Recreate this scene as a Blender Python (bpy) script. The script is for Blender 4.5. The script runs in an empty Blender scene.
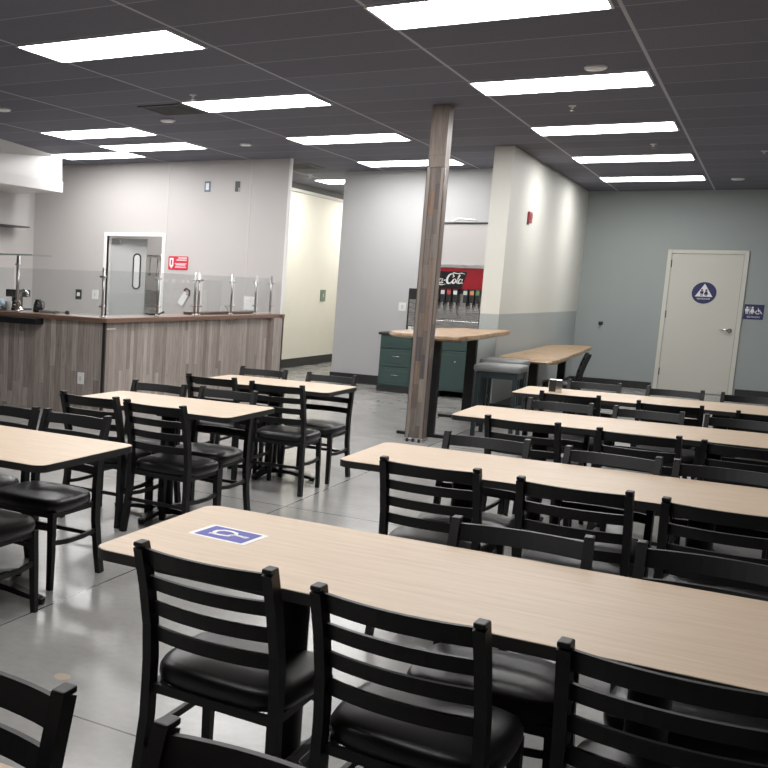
import bpy, bmesh, math, random
from mathutils import Vector, Matrix
random.seed(7)
SC = bpy.context.scene
COL = SC.collection
PI = math.pi
CEIL = 3.316
V = Vector

# ------------------------------------------------------------------ materials
def mat(name, color, rough=.5, metal=0., spec=.5, emit=None, estr=0.):
    m = bpy.data.materials.new(name); m.use_nodes = True
    b = m.node_tree.nodes['Principled BSDF']
    b.inputs['Base Color'].default_value = (*color, 1)
    b.inputs['Roughness'].default_value = rough
    b.inputs['Metallic'].default_value = metal
    b.inputs['Specular IOR Level'].default_value = spec
    if emit:
        b.inputs['Emission Color'].default_value = (*emit, 1)
        b.inputs['Emission Strength'].default_value = estr
    return m

class NT:
    """small node builder around a principled material"""
    def __init__(s, m):
        s.t = m.node_tree; s.n = s.t.nodes; s.l = s.t.links; s.b = s.n['Principled BSDF']
    def add(s, typ, **kw):
        n = s.n.new(typ)
        for k, v in kw.items(): setattr(n, k, v)
        return n
    def link(s, a, b): s.l.new(a, b)
    def coord(s, scale=(1, 1, 1), rot=(0, 0, 0), loc=(0, 0, 0)):
        tc = s.add('ShaderNodeTexCoord'); mp = s.add('ShaderNodeMapping')
        mp.inputs['Scale'].default_value = scale; mp.inputs['Rotation'].default_value = rot
        mp.inputs['Location'].default_value = loc
        s.link(tc.outputs['Object'], mp.inputs['Vector']); return mp.outputs['Vector']
    def noise(s, vec, scale, detail=3, rough=.55):
        n = s.add('ShaderNodeTexNoise'); n.inputs['Scale'].default_value = scale
        n.inputs['Detail'].default_value = detail; n.inputs['Roughness'].default_value = rough
        s.link(vec, n.inputs['Vector']); return n.outputs['Fac']
    def ramp(s, fac, stops):
        r = s.add('ShaderNodeValToRGB'); e = r.color_ramp.elements
        while len(e) < len(stops): e.new(.5)
        for k, (p, c) in enumerate(stops): e[k].position = p; e[k].color = (*c, 1)
        s.link(fac, r.inputs['Fac']); return r.outputs['Color']
    def math(s, op, a, b=None, c=None):
        n = s.add('ShaderNodeMath', operation=op)
        for k, x in enumerate((a, b, c)):
            if x is None: continue
            if isinstance(x, (int, float)): n.inputs[k].default_value = x
            else: s.link(x, n.inputs[k])
        return n.outputs[0]
    def mix(s, fac, a, b, mode='MIX'):
        n = s.add('ShaderNodeMix', data_type='RGBA', blend_type=mode)
        for k, x in ((0, fac), (6, a), (7, b)):
            if isinstance(x, (int, float)): n.inputs[k].default_value = x
            elif isinstance(x, tuple): n.inputs[k].default_value = (*x, 1)
            else: s.link(x, n.inputs[k])
        return n.outputs[2]
    def bump(s, h, strength=.2, dist=.01):
        n = s.add('ShaderNodeBump'); n.inputs['Strength'].default_value = strength
        n.inputs['Distance'].default_value = dist
        s.link(h, n.inputs['Height']); s.link(n.outputs['Normal'], s.b.inputs['Normal'])
    def color(s, c): s.link(c, s.b.inputs['Base Color'])
    def rough(s, c): s.link(c, s.b.inputs['Roughness'])

def paint(name, color, rough=.6, var=.04):
    m = mat(name, color, rough); t = NT(m)
    f = t.noise(t.coord(), 1.3, 4)
    t.color(t.ramp(f, [(.3, tuple(c*(1-var) for c in color)), (.7, tuple(c*(1+var) for c in color))]))
    f2 = t.noise(t.coord(), 180, 2); t.bump(f2, .06, .002)
    return m

M = {}
M['black_metal'] = mat('black powder coated metal', (.0055, .0055, .006), .48, .0, .28)
t = NT(M['black_metal']); t.bump(t.noise(t.coord(), 400, 2), .05, .001)
M['vinyl'] = mat('black vinyl', (.007, .007, .008), .38, 0, .38)
t = NT(M['vinyl']); t.bump(t.noise(t.coord(), 260, 3), .10, .001)
M['rim'] = mat('dark table edge', (.012, .011, .011), .45)
M['rubber'] = mat('black rubber', (.012, .012, .013), .7)

def laminate(name, c0, c1, c2):
    m = mat(name, c1, .48, 0, .32); t = NT(m)
    v = t.coord((1.2, 16, 16)); w = t.noise(v, 3.0, 6, .6)
    v2 = t.coord((3, 90, 90)); g = t.noise(v2, 2.2, 3, .6)
    a = t.ramp(w, [(.25, c0), (.5, c1), (.78, c2)])
    b = t.ramp(g, [(.35, (.86, .83, .80)), (.6, (1, 1, 1))])
    t.color(t.mix(.55, a, b, 'MULTIPLY')); t.rough(t.ramp(w, [(0, (.44,)*3), (1, (.52,)*3)]))
    return m
M['oak'] = laminate('light oak laminate', (.50, .375, .262), (.565, .435, .312), (.625, .495, .37))

def slabwood(name):
    m = mat(name, (.5, .33, .18), .35); t = NT(m)
    v = t.coord((9, 1.0, 9)); w = t.noise(v, 2.2, 7, .62)
    k = t.noise(t.coord((2.2, 1.2, 2)), 2.0, 2)
    a = t.ramp(w, [(.2, (.17, .09, .045)), (.48, (.36, .225, .115)), (.8, (.47, .32, .18))])
    b = t.ramp(k, [(.32, (.45, .33, .24)), (.42, (1, 1, 1))])
    t.color(t.mix(.8, a, b, 'MULTIPLY')); return m
M['slab'] = slabwood('live edge slab wood')

# concrete floor
m = M['concrete'] = mat('polished concrete', (.30, .30, .295), .2); t = NT(m)
v = t.coord()
n1 = t.noise(v, .55, 6, .62); n2 = t.noise(v, 3.2, 6, .65); n3 = t.noise(v, 26, 3)
a = t.ramp(n1, [(.25, (.24, .235, .225)), (.5, (.285, .28, .27)), (.78, (.33, .325, .315))])
b = t.ramp(n2, [(.25, (.88, .87, .86)), (.6, (1.0, 1.0, 1.0)), (.85, (1.06, 1.06, 1.06))])
c = t.mix(1., a, b, 'MULTIPLY')
sp = t.ramp(n3, [(.3, (.93,)*3), (.7, (1.03,)*3)]); c = t.mix(1., c, sp, 'MULTIPLY')
sx = t.add('ShaderNodeSeparateXYZ'); t.link(v, sx.inputs[0])
def joint(o, off, pitch, w):
    f = t.math('FRACT', t.math('DIVIDE', t.math('ADD', o, off), pitch))
    return t.math('LESS_THAN', t.math('MULTIPLY', t.math('ABSOLUTE', t.math('SUBTRACT', f, .5)), pitch), w)
j = t.math('MAXIMUM', joint(sx.outputs[0], 2.67+1.85, 3.7, .005), joint(sx.outputs[1], -2.82+1.85, 3.7, .005))
c = t.mix(j, c, (.07, .07, .07))
def spot(x, y, r):   # small tan stain on the slab
    d2 = t.math('ADD', t.math('POWER', t.math('ABSOLUTE', t.math('SUBTRACT', sx.outputs[0], x)), 2.), t.math('POWER', t.math('ABSOLUTE', t.math('SUBTRACT', sx.outputs[1], y)), 2.))
    return t.math('LESS_THAN', t.math('SQRT', d2), t.math('MULTIPLY', n2, r*2))
c = t.mix(t.math('MULTIPLY', spot(-2.13, 3.08, .035), .6), c, (.50, .38, .27)); t.color(c)
t.rough(t.ramp(n2, [(.3, (.19,)*3), (.75, (.27,)*3)])); t.b.inputs['Specular IOR Level'].default_value = .55
t.bump(n2, .015, .01)

# ceiling tiles in a T-bar grid
m = M['ceiling'] = mat('charcoal ceiling tile', (.07, .07, .08), .85, 0, .25); t = NT(m)
v = t.coord(); sx = t.add('ShaderNodeSeparateXYZ'); t.link(v, sx.inputs[0])
def cell(o, off, pitch): return t.math('DIVIDE', t.math('ADD', o, off), pitch)
cx = cell(sx.outputs[0], 2.38+1.41*20, 1.41); cy = cell(sx.outputs[1], -6.55+.668*40, .668)
def line(cc, pitch, w):
    f = t.math('FRACT', t.math('ADD', cc, .5))
    return t.math('LESS_THAN', t.math('MULTIPLY', t.math('ABSOLUTE', t.math('SUBTRACT', f, .5)), pitch), w)
comb = t.add('ShaderNodeCombineXYZ'); t.link(t.math('FLOOR', cx), comb.inputs[0]); t.link(t.math('FLOOR', cy), comb.inputs[1])
wn = t.add('ShaderNodeTexWhiteNoise'); t.link(comb.outputs[0], wn.inputs['Vector'])
base = t.ramp(wn.outputs['Value'], [(0, (.122, .122, .152)), (.9, (.145, .145, .178)), (1, (.155, .155, .19))])
fn = t.noise(v, 140, 2); base = t.mix(1., base, t.ramp(fn, [(.35, (.8,)*3), (.65, (1.1,)*3)]), 'MULTIPLY')
ly = line(cx, 1.41, .012); lx = line(cy, .668, .007)
base = t.mix(lx, base, (.29, .29, .33)); base = t.mix(ly, base, (.42, .42, .46)); t.color(base)  # bars along y coloured brighter, standing in for the light they reflect
t.bump(t.math('SUBTRACT', 1., t.math('MAXIMUM', lx, ly)), .0, .004)

M['kitchen_wall'] = paint('kitchen wall panel white', (.475, .452, .442), .5, .015)
M['grey_wall'] = paint('light grey wall paint', (.47, .47, .475), .6, .02)
M['cream_wall'] = paint('cream wall paint', (.64, .635, .58), .6, .02)
M['hall_wall'] = paint('hall cream paint', (.80, .78, .69), .6, .02)
M['green_wall'] = paint('sage grey wall paint', (.30, .335, .328), .6, .02)
M['wainscot'] = paint('blue grey wall paint', (.36, .395, .39), .5, .02)
M['plain_wall'] = paint('off white wall', (.5, .5, .49), .6, .02)
M['base'] = mat('black vinyl base', (.012, .012, .013), .45)
M['seam'] = mat('panel joint strip', (.52, .50, .49), .4)
M['door'] = paint('cream door paint', (.56, .55, .49), .4, .015)
M['door_frame'] = paint('cream frame paint', (.60, .59, .52), .4, .015)
M['white_frame'] = mat('white frame', (.78, .77, .76), .4)
M['steel'] = mat('brushed steel', (.60, .59, .58), .28, 1.)
t = NT(M['steel']); t.rough(t.ramp(t.noise(t.coord((1, 1, 60)), 6, 3), [(.3, (.22,)*3), (.7, (.36,)*3)]))
M['steel_soft'] = mat('satin steel panel', (.66, .63, .62), .42, .55)
M['post_steel'] = mat('dull post steel', (.42, .41, .40), .33, 1.)
M['chrome'] = mat('satin chrome', (.72, .71, .69), .18, 1.)
M['white_metal'] = mat('white enamel', (.40, .39, .385), .4)
M['grey_leaf'] = mat('grey swing door', (.40, .40, .40), .45)
M['white'] = mat('white plastic', (.80, .80, .79), .5, 0, .3)
M['bright_white'] = mat('bright white plastic', (.92, .92, .92), .5)
M['lightgrey'] = mat('light grey plastic', (.60, .60, .59), .5)
M['black_plastic'] = mat('black plastic', (.015, .015, .017), .35)
M['navy'] = mat('navy sign', (.028, .030, .105), .45, 0, .3)
M['sticker_blue'] = mat('violet blue sticker', (.075, .075, .34), .55, 0, .2)
M['red'] = mat('red sign', (.55, .025, .05), .4)
M['soda_red'] = mat('soda red', (.33, .012, .02), .25)
M['soda_black'] = mat('soda black', (.012, .010, .012), .25)
M['green_cab'] = mat('dark green cabinet', (.028, .085, .070), .42)
t = NT(M['green_cab']); t.color(t.ramp(t.noise(t.coord(), 3, 3), [(.3, (.023, .050, .046)), (.7, (.028, .059, .053))]))
M['teal'] = mat('dark teal painted wood', (.004, .013, .016), .45)
M['cushion'] = mat('grey vinyl cushion', (.16, .168, .168), .5)
t = NT(M['cushion']); t.bump(t.noise(t.coord(), 200, 2), .1, .001)
M['copper'] = mat('brown bar top', (.16, .085, .055), .3)
t = NT(M['copper']); t.color(t.ramp(t.noise(t.coord((1, 30, 30)), 1.2, 4), [(.3, (.11, .058, .04)), (.7, (.22, .125, .085))]))
M['paper_blue'] = mat('pale blue plastic', (.45, .55, .68), .4)
M['hall_dark'] = mat('dark grey', (.06, .06, .062), .6)
M['led'] = mat('light diffuser', (.9, .9, .9), .5, emit=(1.0, .985, .97), estr=11.5)
M['carafe'] = mat('black glass', (.01, .01, .012), .08)

def planks(name, cols, w, h, rowaxis='z', seed=0., mortar=.004):
    """vertical planks of random tones in object space; two facings share u = x+y"""
    m = mat(name, cols[1], .42); t = NT(m)
    tc = t.coord(); s = t.add('ShaderNodeSeparateXYZ'); t.link(tc, s.inputs[0])
    u = t.math('DIVIDE', t.math('ADD', t.math('ADD', s.outputs[0], s.outputs[1]), 50+seed), w)
    ci = t.math('FLOOR', u)
    wn0 = t.add('ShaderNodeTexWhiteNoise', noise_dimensions='1D'); t.link(ci, wn0.inputs['W'])
    vz = t.math('ADD', t.math('DIVIDE', s.outputs[2], h), wn0.outputs['Value'])
    ri = t.math('FLOOR', vz)
    cb = t.add('ShaderNodeCombineXYZ'); t.link(ci, cb.inputs[0]); t.link(ri, cb.inputs[1])
    wn = t.add('ShaderNodeTexWhiteNoise'); t.link(cb.outputs[0], wn.inputs['Vector'])
    n = len(cols)
    base = t.ramp(wn.outputs['Value'], [((k+.5)/n, c) for k, c in enumerate(cols)])
    g = t.noise(t.coord((26, 26, 1.6)), 2.2, 5, .65)
    base = t.mix(1., base, t.ramp(g, [(.25, (.5, .48, .46)), (.52, (1, 1, 1)), (.8, (1.3, 1.28, 1.26))]), 'MULTIPLY')
    fu = t.math('FRACT', u)
    e = t.math('LESS_THAN', t.math('MULTIPLY', t.math('SUBTRACT', .5, t.math('ABSOLUTE', t.math('SUBTRACT', fu, .5))), w), mortar*.5)
    fz = t.math('FRACT', vz)
    e2 = t.math('LESS_THAN', t.math('MULTIPLY', t.math('SUBTRACT', .5, t.math('ABSOLUTE', t.math('SUBTRACT', fz, .5))), h), mortar*.5)
    e = t.math('MAXIMUM', e, e2)
    base = t.mix(t.math('MULTIPLY', e, .55), base, (.05, .042, .038)); t.color(base)
    return m
M['bar_planks'] = planks('grey brown vertical planks', [(.22, .178, .156), (.35, .298, .268), (.28, .235, .21), (.44, .39, .355), (.19, .152, .132), (.38, .33, .30)], .075, 1.6)
M['pillar_planks'] = planks('mixed reclaimed wood strips', [(.13, .105, .095), (.075, .068, .068), (.20, .12, .08), (.15, .13, .118), (.27, .225, .18), (.10, .07, .055), (.17, .15, .135)], .055, .24, seed=.013)
M['pillar_top'] = planks('plain weathered wood', [(.20, .16, .135), (.23, .19, .165)], .2, 1.2)

def glass_mat():
    m = bpy.data.materials.new('clear guard glass'); m.use_nodes = True
    nt = m.node_tree; nt.nodes.clear()
    out = nt.nodes.new('ShaderNodeOutputMaterial'); mx = nt.nodes.new('ShaderNodeMixShader')
    tr = nt.nodes.new('ShaderNodeBsdfTransparent'); gl = nt.nodes.new('ShaderNodeBsdfGlossy')
    fr = nt.nodes.new('ShaderNodeLayerWeight'); fr.inputs['Blend'].default_value = .18
    mm = nt.nodes.new('ShaderNodeMath'); mm.operation = 'MULTIPLY'; mm.inputs[1].default_value = .35; nt.links.new(fr.outputs['Facing'], mm.inputs[0])
    tr.inputs['Color'].default_value = (.91, .925, .92, 1); gl.inputs['Roughness'].default_value = .02
    nt.links.new(mm.outputs[0], mx.inputs[0]); nt.links.new(tr.outputs[0], mx.inputs[1]); nt.links.new(gl.outputs[0], mx.inputs[2])
    nt.links.new(mx.outputs[0], out.inputs[0]); return m
M['glass'] = glass_mat()
M['glass_edge'] = mat('pale green glass edge', (.42, .50, .47), .2)

# ------------------------------------------------------------------ mesh helpers
def box(bm, lo, hi, bevel=0., mi=0):
    r = bmesh.ops.create_cube(bm, size=1.)
    lo, hi = V(lo), V(hi)
    for v in r['verts']:
        v.co = V((lo[i]+(v.co[i]+.5)*(hi[i]-lo[i]) for i in range(3)))
    fs = set(f for v in r['verts'] for f in v.link_faces)
    for f in fs: f.material_index = mi
    if bevel > 0:
        es = list(set(e for v in r['verts'] for e in v.link_edges))
        rb = bmesh.ops.bevel(bm, geom=es, offset=bevel, segments=2, profile=.6, affect='EDGES', clamp_overlap=True)
        for f in rb['faces']: f.material_index = mi
def sweep(bm, pts, side, w, d, mi=0, taper=None):
    """rectangle w (along side) x d swept along pts"""
    side = V(side).normalized(); pts = [V(p) for p in pts]; rings = []
    for i, p in enumerate(pts):
        a = pts[max(0, i-1)]; b = pts[min(len(pts)-1, i+1)]
        tan = (b-a).normalized(); nrm = tan.cross(side).normalized(); sd = nrm.cross(tan).normalized()
        k = 1 if taper is None else taper[i]
        rings.append([bm.verts.new(p+sd*(sx*w*.5*k)+nrm*(sy*d*.5*k)) for sx, sy in ((-1, -1), (1, -1), (1, 1), (-1, 1))])
    for a, b in zip(rings, rings[1:]):
        for i in range(4):
            f = bm.faces.new((a[i], a[(i+1) % 4], b[(i+1) % 4], b[i])); f.material_index = mi
    bm.faces.new(rings[0][::-1]).material_index = mi; bm.faces.new(rings[-1]).material_index = mi
def tube(bm, pts, r, n=10, mi=0, cap=True):
    pts = [V(p) for p in pts]; rings = []; ref = None
    for i, p in enumerate(pts):
        tan = (pts[min(len(pts)-1, i+1)]-pts[max(0, i-1)]).normalized()
        if ref is None: ref = V((0, 0, 1)) if abs(tan.z) < .9 else V((1, 0, 0))
        u = tan.cross(ref).normalized(); w = u.cross(tan).normalized(); ref = w
        rr = r[i] if isinstance(r, (list, tuple)) else r
        rings.append([bm.verts.new(p+(u*math.cos(a)+w*math.sin(a))*rr) for a in [2*PI*k/n for k in range(n)]])
    for a, b in zip(rings, rings[1:]):
        for i in range(n):
            f = bm.faces.new((a[i], a[(i+1) % n], b[(i+1) % n], b[i])); f.material_index = mi; f.smooth = True
    if cap:
        bm.faces.new(rings[0][::-1]).material_index = mi; bm.faces.new(rings[-1]).material_index = mi
def lathe(bm, prof, c=(0, 0, 0), n=20, mi=0):
    c = V(c); rings = []
    for r, z in prof:
        rings.append([bm.verts.new(c+V((max(r, 1e-4)*math.cos(2*PI*k/n), max(r, 1e-4)*math.sin(2*PI*k/n), z))) for k in range(n)])
    for a, b in zip(rings, rings[1:]):
        for i in range(n):
            f = bm.faces.new((a[i], a[(i+1) % n], b[(i+1) % n], b[i])); f.material_index = mi; f.smooth = True
    bm.faces.new(rings[0][::-1]).material_index = mi; bm.faces.new(rings[-1]).material_index = mi
def prism(bm, poly, z0, z1, mi=0):
    a = [bm.verts.new((x, y, z0)) for x, y in poly]; b = [bm.verts.new((x, y, z1)) for x, y in poly]; n = len(poly)
    for i in range(n):
        f = bm.faces.new((a[i], a[(i+1) % n], b[(i+1) % n], b[i])); f.material_index = mi
    bm.faces.new(a[::-1]).material_index = mi; bm.faces.new(b).material_index = mi
def ring_prism(bm, outer, inner, z0, z1):
    n = len(outer)
    o0 = [bm.verts.new((x, y, z0)) for x, y in outer]; o1 = [bm.verts.new((x, y, z1)) for x, y in outer]
    i0 = [bm.verts.new((x, y, z0)) for x, y in inner]; i1 = [bm.verts.new((x, y, z1)) for x, y in inner]
    for k in range(n):
        q = (k+1) % n
        bm.faces.new((o0[k], o0[q], o1[q], o1[k])); bm.faces.new((i0[q], i0[k], i1[k], i1[q]))
        bm.faces.new((o1[k], o1[q], i1[q], i1[k])); bm.faces.new((o0[q], o0[k], i0[k], i0[q]))
def rrect(x0, y0, x1, y1, r, n=6):
    out = []
    for cx, cy, a0 in ((x1-r, y1-r, 0), (x0+r, y1-r, 90), (x0+r, y0+r, 180), (x1-r, y0+r, 270)):
        for k in range(n+1):
            a = math.radians(a0+90*k/n); out.append((cx+r*math.cos(a), cy+r*math.sin(a)))
    return out
def mesh(bm, name, mats, smooth=False):
    bmesh.ops.recalc_face_normals(bm, faces=bm.faces[:])
    me = bpy.data.meshes.new(name); bm.to_mesh(me); bm.free()
    for m in (mats if isinstance(mats, (list, tuple)) else [mats]): me.materials.append(m)
    if smooth:
        for p in me.polygons: p.use_smooth = True
    return me
def obj(name, bm, mats, parent=None, loc=(0, 0, 0), smooth=False, label=None):
    o = bpy.data.objects.new(name, mesh(bm, name, mats, smooth)); COL.objects.link(o)
    o.location = loc; o.parent = parent
    if label: o['label'] = label
    return o
def B(): return bmesh.new()
def bx(name, lo, hi, m, parent=None, bevel=0., label=None, org=None):
    """box object; its origin at org (default: base centre for roots, 0 for children)"""
    b = B(); lo, hi = V(lo), V(hi)
    if parent is None and org is None: org = V(((lo.x+hi.x)/2, (lo.y+hi.y)/2, lo.z))
    org = V(org) if org is not None else V((0, 0, 0))
    box(b, lo-org, hi-org, bevel); return obj(name, b, m, parent, org, label=label)
def thing(name, label, cat, loc=(0, 0, 0), rz=0., group=None):
    o = bpy.data.objects.new(name, None); COL.objects.link(o); o.empty_display_size = .1
    o.location = loc; o.rotation_euler = (0, 0, rz); return tag(o, label, cat, group)
def tag(o, label, cat, group=None):
    o['label'] = label; o['category'] = cat
    if group: o['group'] = group
    return o
def struct(o, label=None):
    o['kind'] = 'structure'
    if label: o['label'] = label
    return o
def copy_tree(o, parent=None):
    c = o.copy(); COL.objects.link(c)
    if parent is not None: c.parent = parent
    for ch in list(o.children): copy_tree(ch, c)
    return c

# ------------------------------------------------------------------ setting
def sbox(name, lo, hi, m): return struct(bx(name, lo, hi, m, org=(0, 0, 0)))
sbox('floor', (-13, -4, -.1), (4.2, 24, 0), M['concrete'])
sbox('ceiling', (-13, -4, CEIL), (4.2, 24, CEIL+.1), M['ceiling'])
YB = 19.52
sbox('wall_back', (-3.06, YB, 0), (4.2, YB+.15, CEIL), M['green_wall'])
sbox('wall_right', (4.0, -4, 0), (4.2, YB, CEIL), M['plain_wall'])
sbox('wall_front', (-13, -4.1, 0), (4.2, -4, CEIL), M['plain_wall'])
sbox('wall_left', (-10.75, -4, 0), (-10.55, 16.6, CEIL), M['kitchen_wall'])
# wing wall with wainscot paint
b = B(); box(b, (-3.06, 13.42, 0), (-2.83, YB, 1.26), mi=1); box(b, (-3.06, 13.42, 1.26), (-2.83, YB, CEIL), mi=0)
struct(obj('wall_wing', b, [M['cream_wall'], M['wainscot']]))
sbox('wall_center', (-5.83, 15.78, 0), (-3.06, 15.95, CEIL), M['grey_wall'])
sbox('wall_hall_right', (-5.83, 15.95, 0), (-5.68, 23.2, CEIL), M['hall_wall'])
sbox('wall_hall_left', (-7.5, 14.2, 0), (-7.32, 20.5, CEIL), M['hall_wall'])
sbox('wall_hall_left_far', (-7.75, 20.5, 0), (-7.58, 23.2, CEIL), M['hall_wall'])
sbox('wall_hall_end', (-7.75, 23.2, 0), (-5.6, 23.35, CEIL), M['hall_wall'])
sbox('wall_back_room', (-10.6, 16.6, 0), (-7.5, 16.75, CEIL), M['kitchen_wall'])
YK = 13.94
# kitchen wall with the door opening
b = B(); DX0, DX1, DZ = -9.06, -8.03, 2.18
box(b, (-10.55, YK, 0), (DX0, YK+.06, CEIL)); box(b, (DX1, YK, 0), (-6.14, YK+.06, 1.0865)); box(b, (DX1, YK, 1.0865), (-5.97, YK+.06, CEIL)); box(b, (DX0, YK, DZ), (DX1, YK+.06, CEIL))
struct(obj('wall_kitchen', b, M['kitchen_wall']))
# trims
sbox('trim_1', (-7.985, YK-.006, .1), (-7.960, YK+.001, CEIL), M['seam'])
sbox('trim_2', (-6.59, YK-.006, .1), (-6.565, YK+.001, CEIL), M['seam'])
sbox('trim_3', (-5.985, YK-.01, 1.0865), (-5.962, YK+.065, CEIL), M['white_frame'])
sbox('trim_4', (-7.33, 16.3, CEIL-.10), (-7.25, 20.5, CEIL-.001), M['hall_dark'])  # dark band along the top of the hall wall
sbox('trim_5', (-7.33, 16.3, CEIL-.15), (-7.27, 20.5, CEIL-.10), M['lightgrey'])
bbh = .12
sbox('baseboard_back', (-2.83, YB-.015, 0), (-1.56, YB, bbh), M['base'])
sbox('baseboard_back_right', (-.35, YB-.015, 0), (4.0, YB, bbh), M['base'])
sbox('baseboard_wing', (-2.83, 13.42, 0), (-2.815, YB-.02, bbh), M['base'])
sbox('baseboard_wing_end', (-3.06, 13.405, 0), (-2.815, 13.42, bbh), M['base'])
sbox('baseboard_center', (-5.845, 15.762, 0), (-3.06, 15.78, .15), M['base'])
sbox('baseboard_hall', (-7.32, 14.2, 0), (-7.30, 20.5, .16), M['base'])
sbox('baseboard_hall_far', (-7.58, 20.5, 0), (-7.56, 23.2, .16), M['base'])
sbox('baseboard_hall_right', (-5.85, 15.78, 0), (-5.83, 23.2, .15), M['base'])

# restroom door (door_1)
d = bpy.data.objects.new('door_1', None); COL.objects.link(d); d.location = (-.955, YB, 0); struct(d)
X0, X1, ZT = -.575, .575, 2.35
b = B(); fw = .062
box(b, (X0, -.03, 0), (X0+fw, .0, ZT), .004); box(b, (X1-fw, -.03, 0), (X1, .0, ZT), .004); box(b, (X0+fw, -.03, ZT-fw), (X1-fw, .0, ZT), .004)
obj('door_frame', b, M['door_frame'], d)
lf = bx('door_leaf', (X0+fw+.006, -.012, .012), (X1-fw-.006, .0, ZT-fw-.006), M['door'], d, .002)
for z in (.32, 1.28, 2.12):
    b = B(); tube(b, [(X0+fw+.002, -.02, z-.06), (X0+fw+.002, -.02, z+.06)], .011, 8); obj('hinge', b, M['black_plastic'], d)
b = B(); tube(b, [(.43, -.012, 1.06), (.43, -.022, 1.06)], .036, 16); tube(b, [(.43, -.022, 1.06), (.43, -.06, 1.06)], .014, 10)
tube(b, [(.44, -.06, 1.06), (.38, -.062, 1.065), (.29, -.058, 1.068)], [.013, .015, .010], 10); obj('door_handle', b, M['chrome'], d)
bx('strike_plate', (.503, -.034, 1.02), (.512, -.0305, 1.11), M['steel'], d)

# ------------------------------------------------------------------ text and symbols
def text(name, body, size, m, parent, loc, rot=(PI/2, 0, 0), ext=.0015, align='CENTER', shear=0):
    cu = bpy.data.curves.new(name, 'FONT'); cu.body = body; cu.size = size; cu.align_x = align; cu.align_y = 'CENTER'
    cu.extrude = ext; cu.shear = shear; cu.materials.append(m)
    o = bpy.data.objects.new(name, cu); COL.objects.link(o); me = bpy.data.meshes.new_from_object(o.evaluated_get(bpy.context.evaluated_depsgraph_get())); bpy.data.objects.remove(o)
    o = bpy.data.objects.new(name, me); COL.objects.link(o); o.location = loc; o.rotation_euler = rot; o.parent = parent
    return o
def flat(bm, poly, y0, y1, mi=0):
    """polygon in x,z extruded along y"""
    a = [bm.verts.new((x, y0, z)) for x, z in poly]; c = [bm.verts.new((x, y1, z)) for x, z in poly]; n = len(poly)
    for i in range(n):
        f = bm.faces.new((a[i], a[(i+1) % n], c[(i+1) % n], c[i])); f.material_index = mi
    bm.faces.new(a).material_index = mi; bm.faces.new(c[::-1]).material_index = mi
def disc(cx, cz, r, n=32, sx=1.): return [(cx+sx*r*math.cos(2*PI*k/n), cz+r*math.sin(2*PI*k/n)) for k in range(n)]
def person_icon(bm, x, z, s, y0, y1, dress=False):
    flat(bm, disc(x, z+.86*s, .13*s, 14), y0, y1)
    if dress:
        flat(bm, [(x-.12*s, z+.70*s), (x+.12*s, z+.70*s), (x+.28*s, z+.22*s), (x-.28*s, z+.22*s)], y0, y1)
    else:
        flat(bm, [(x-.22*s, z+.70*s), (x+.22*s, z+.70*s), (x+.20*s, z+.34*s), (x+.13*s, z+.34*s), (x-.13*s, z+.34*s), (x-.20*s, z+.34*s)], y0, y1)
    for q in (-1, 1): flat(bm, [(x+q*.03*s, z+.36*s), (x+q*.13*s, z+.36*s), (x+q*.12*s, z), (x+q*.04*s, z)], y0, y1)
def strip(bm, pts, w, mapf, n0=0):
    """flat ribbon of width w along 2-d pts, mapped to 3-d by mapf(u, v, h)"""
    P = [V((p[0], p[1])) for p in pts]; L = []
    for i, p in enumerate(P):
        tn = (P[min(len(P)-1, i+1)]-P[max(0, i-1)]).normalized(); nn = V((-tn.y, tn.x))
        ww = w[i] if isinstance(w, (list, tuple)) else w
        L.append((p+nn*ww*.5, p-nn*ww*.5))
    for h in (0, 1): pass
    top = [(bm.verts.new(mapf(a.x, a.y, 1)), bm.verts.new(mapf(c.x, c.y, 1))) for a, c in L]
    bot = [(bm.verts.new(mapf(a.x, a.y, 0)), bm.verts.new(mapf(c.x, c.y, 0))) for a, c in L]
    for i in range(len(P)-1):
        bm.faces.new((top[i][0], top[i][1], top[i+1][1], top[i+1][0])); bm.faces.new((bot[i][1], bot[i][0], bot[i+1][0], bot[i+1][1]))
        bm.faces.new((top[i][0], top[i+1][0], bot[i+1][0], bot[i][0])); bm.faces.new((top[i][1], bot[i][1], bot[i+1][1], top[i+1][1]))

# round restroom sign on the door
s = thing('restroom_door_sign', 'round navy restroom sign with white triangle on the cream door', 'sign', (-.945, YB-.016, 1.655))
b = B(); flat(b, disc(0, 0, .176, 40), -.004, .004); obj('sign_disc', b, M['navy'], s)
b = B(); flat(b, [(-.125, -.062), (.125, -.062), (0, .150)], -.0065, -.0035); obj('triangle', b, M['white'], s)
b = B(); person_icon(b, -.032, -.052, .115, -.009, -.006, False); person_icon(b, .03, -.052, .115, -.009, -.006, True)
obj('figures', b, M['navy'], s)
text('lettering', 'RESTROOM', .036, M['white'], s, (0, -.0065, -.098))
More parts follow.
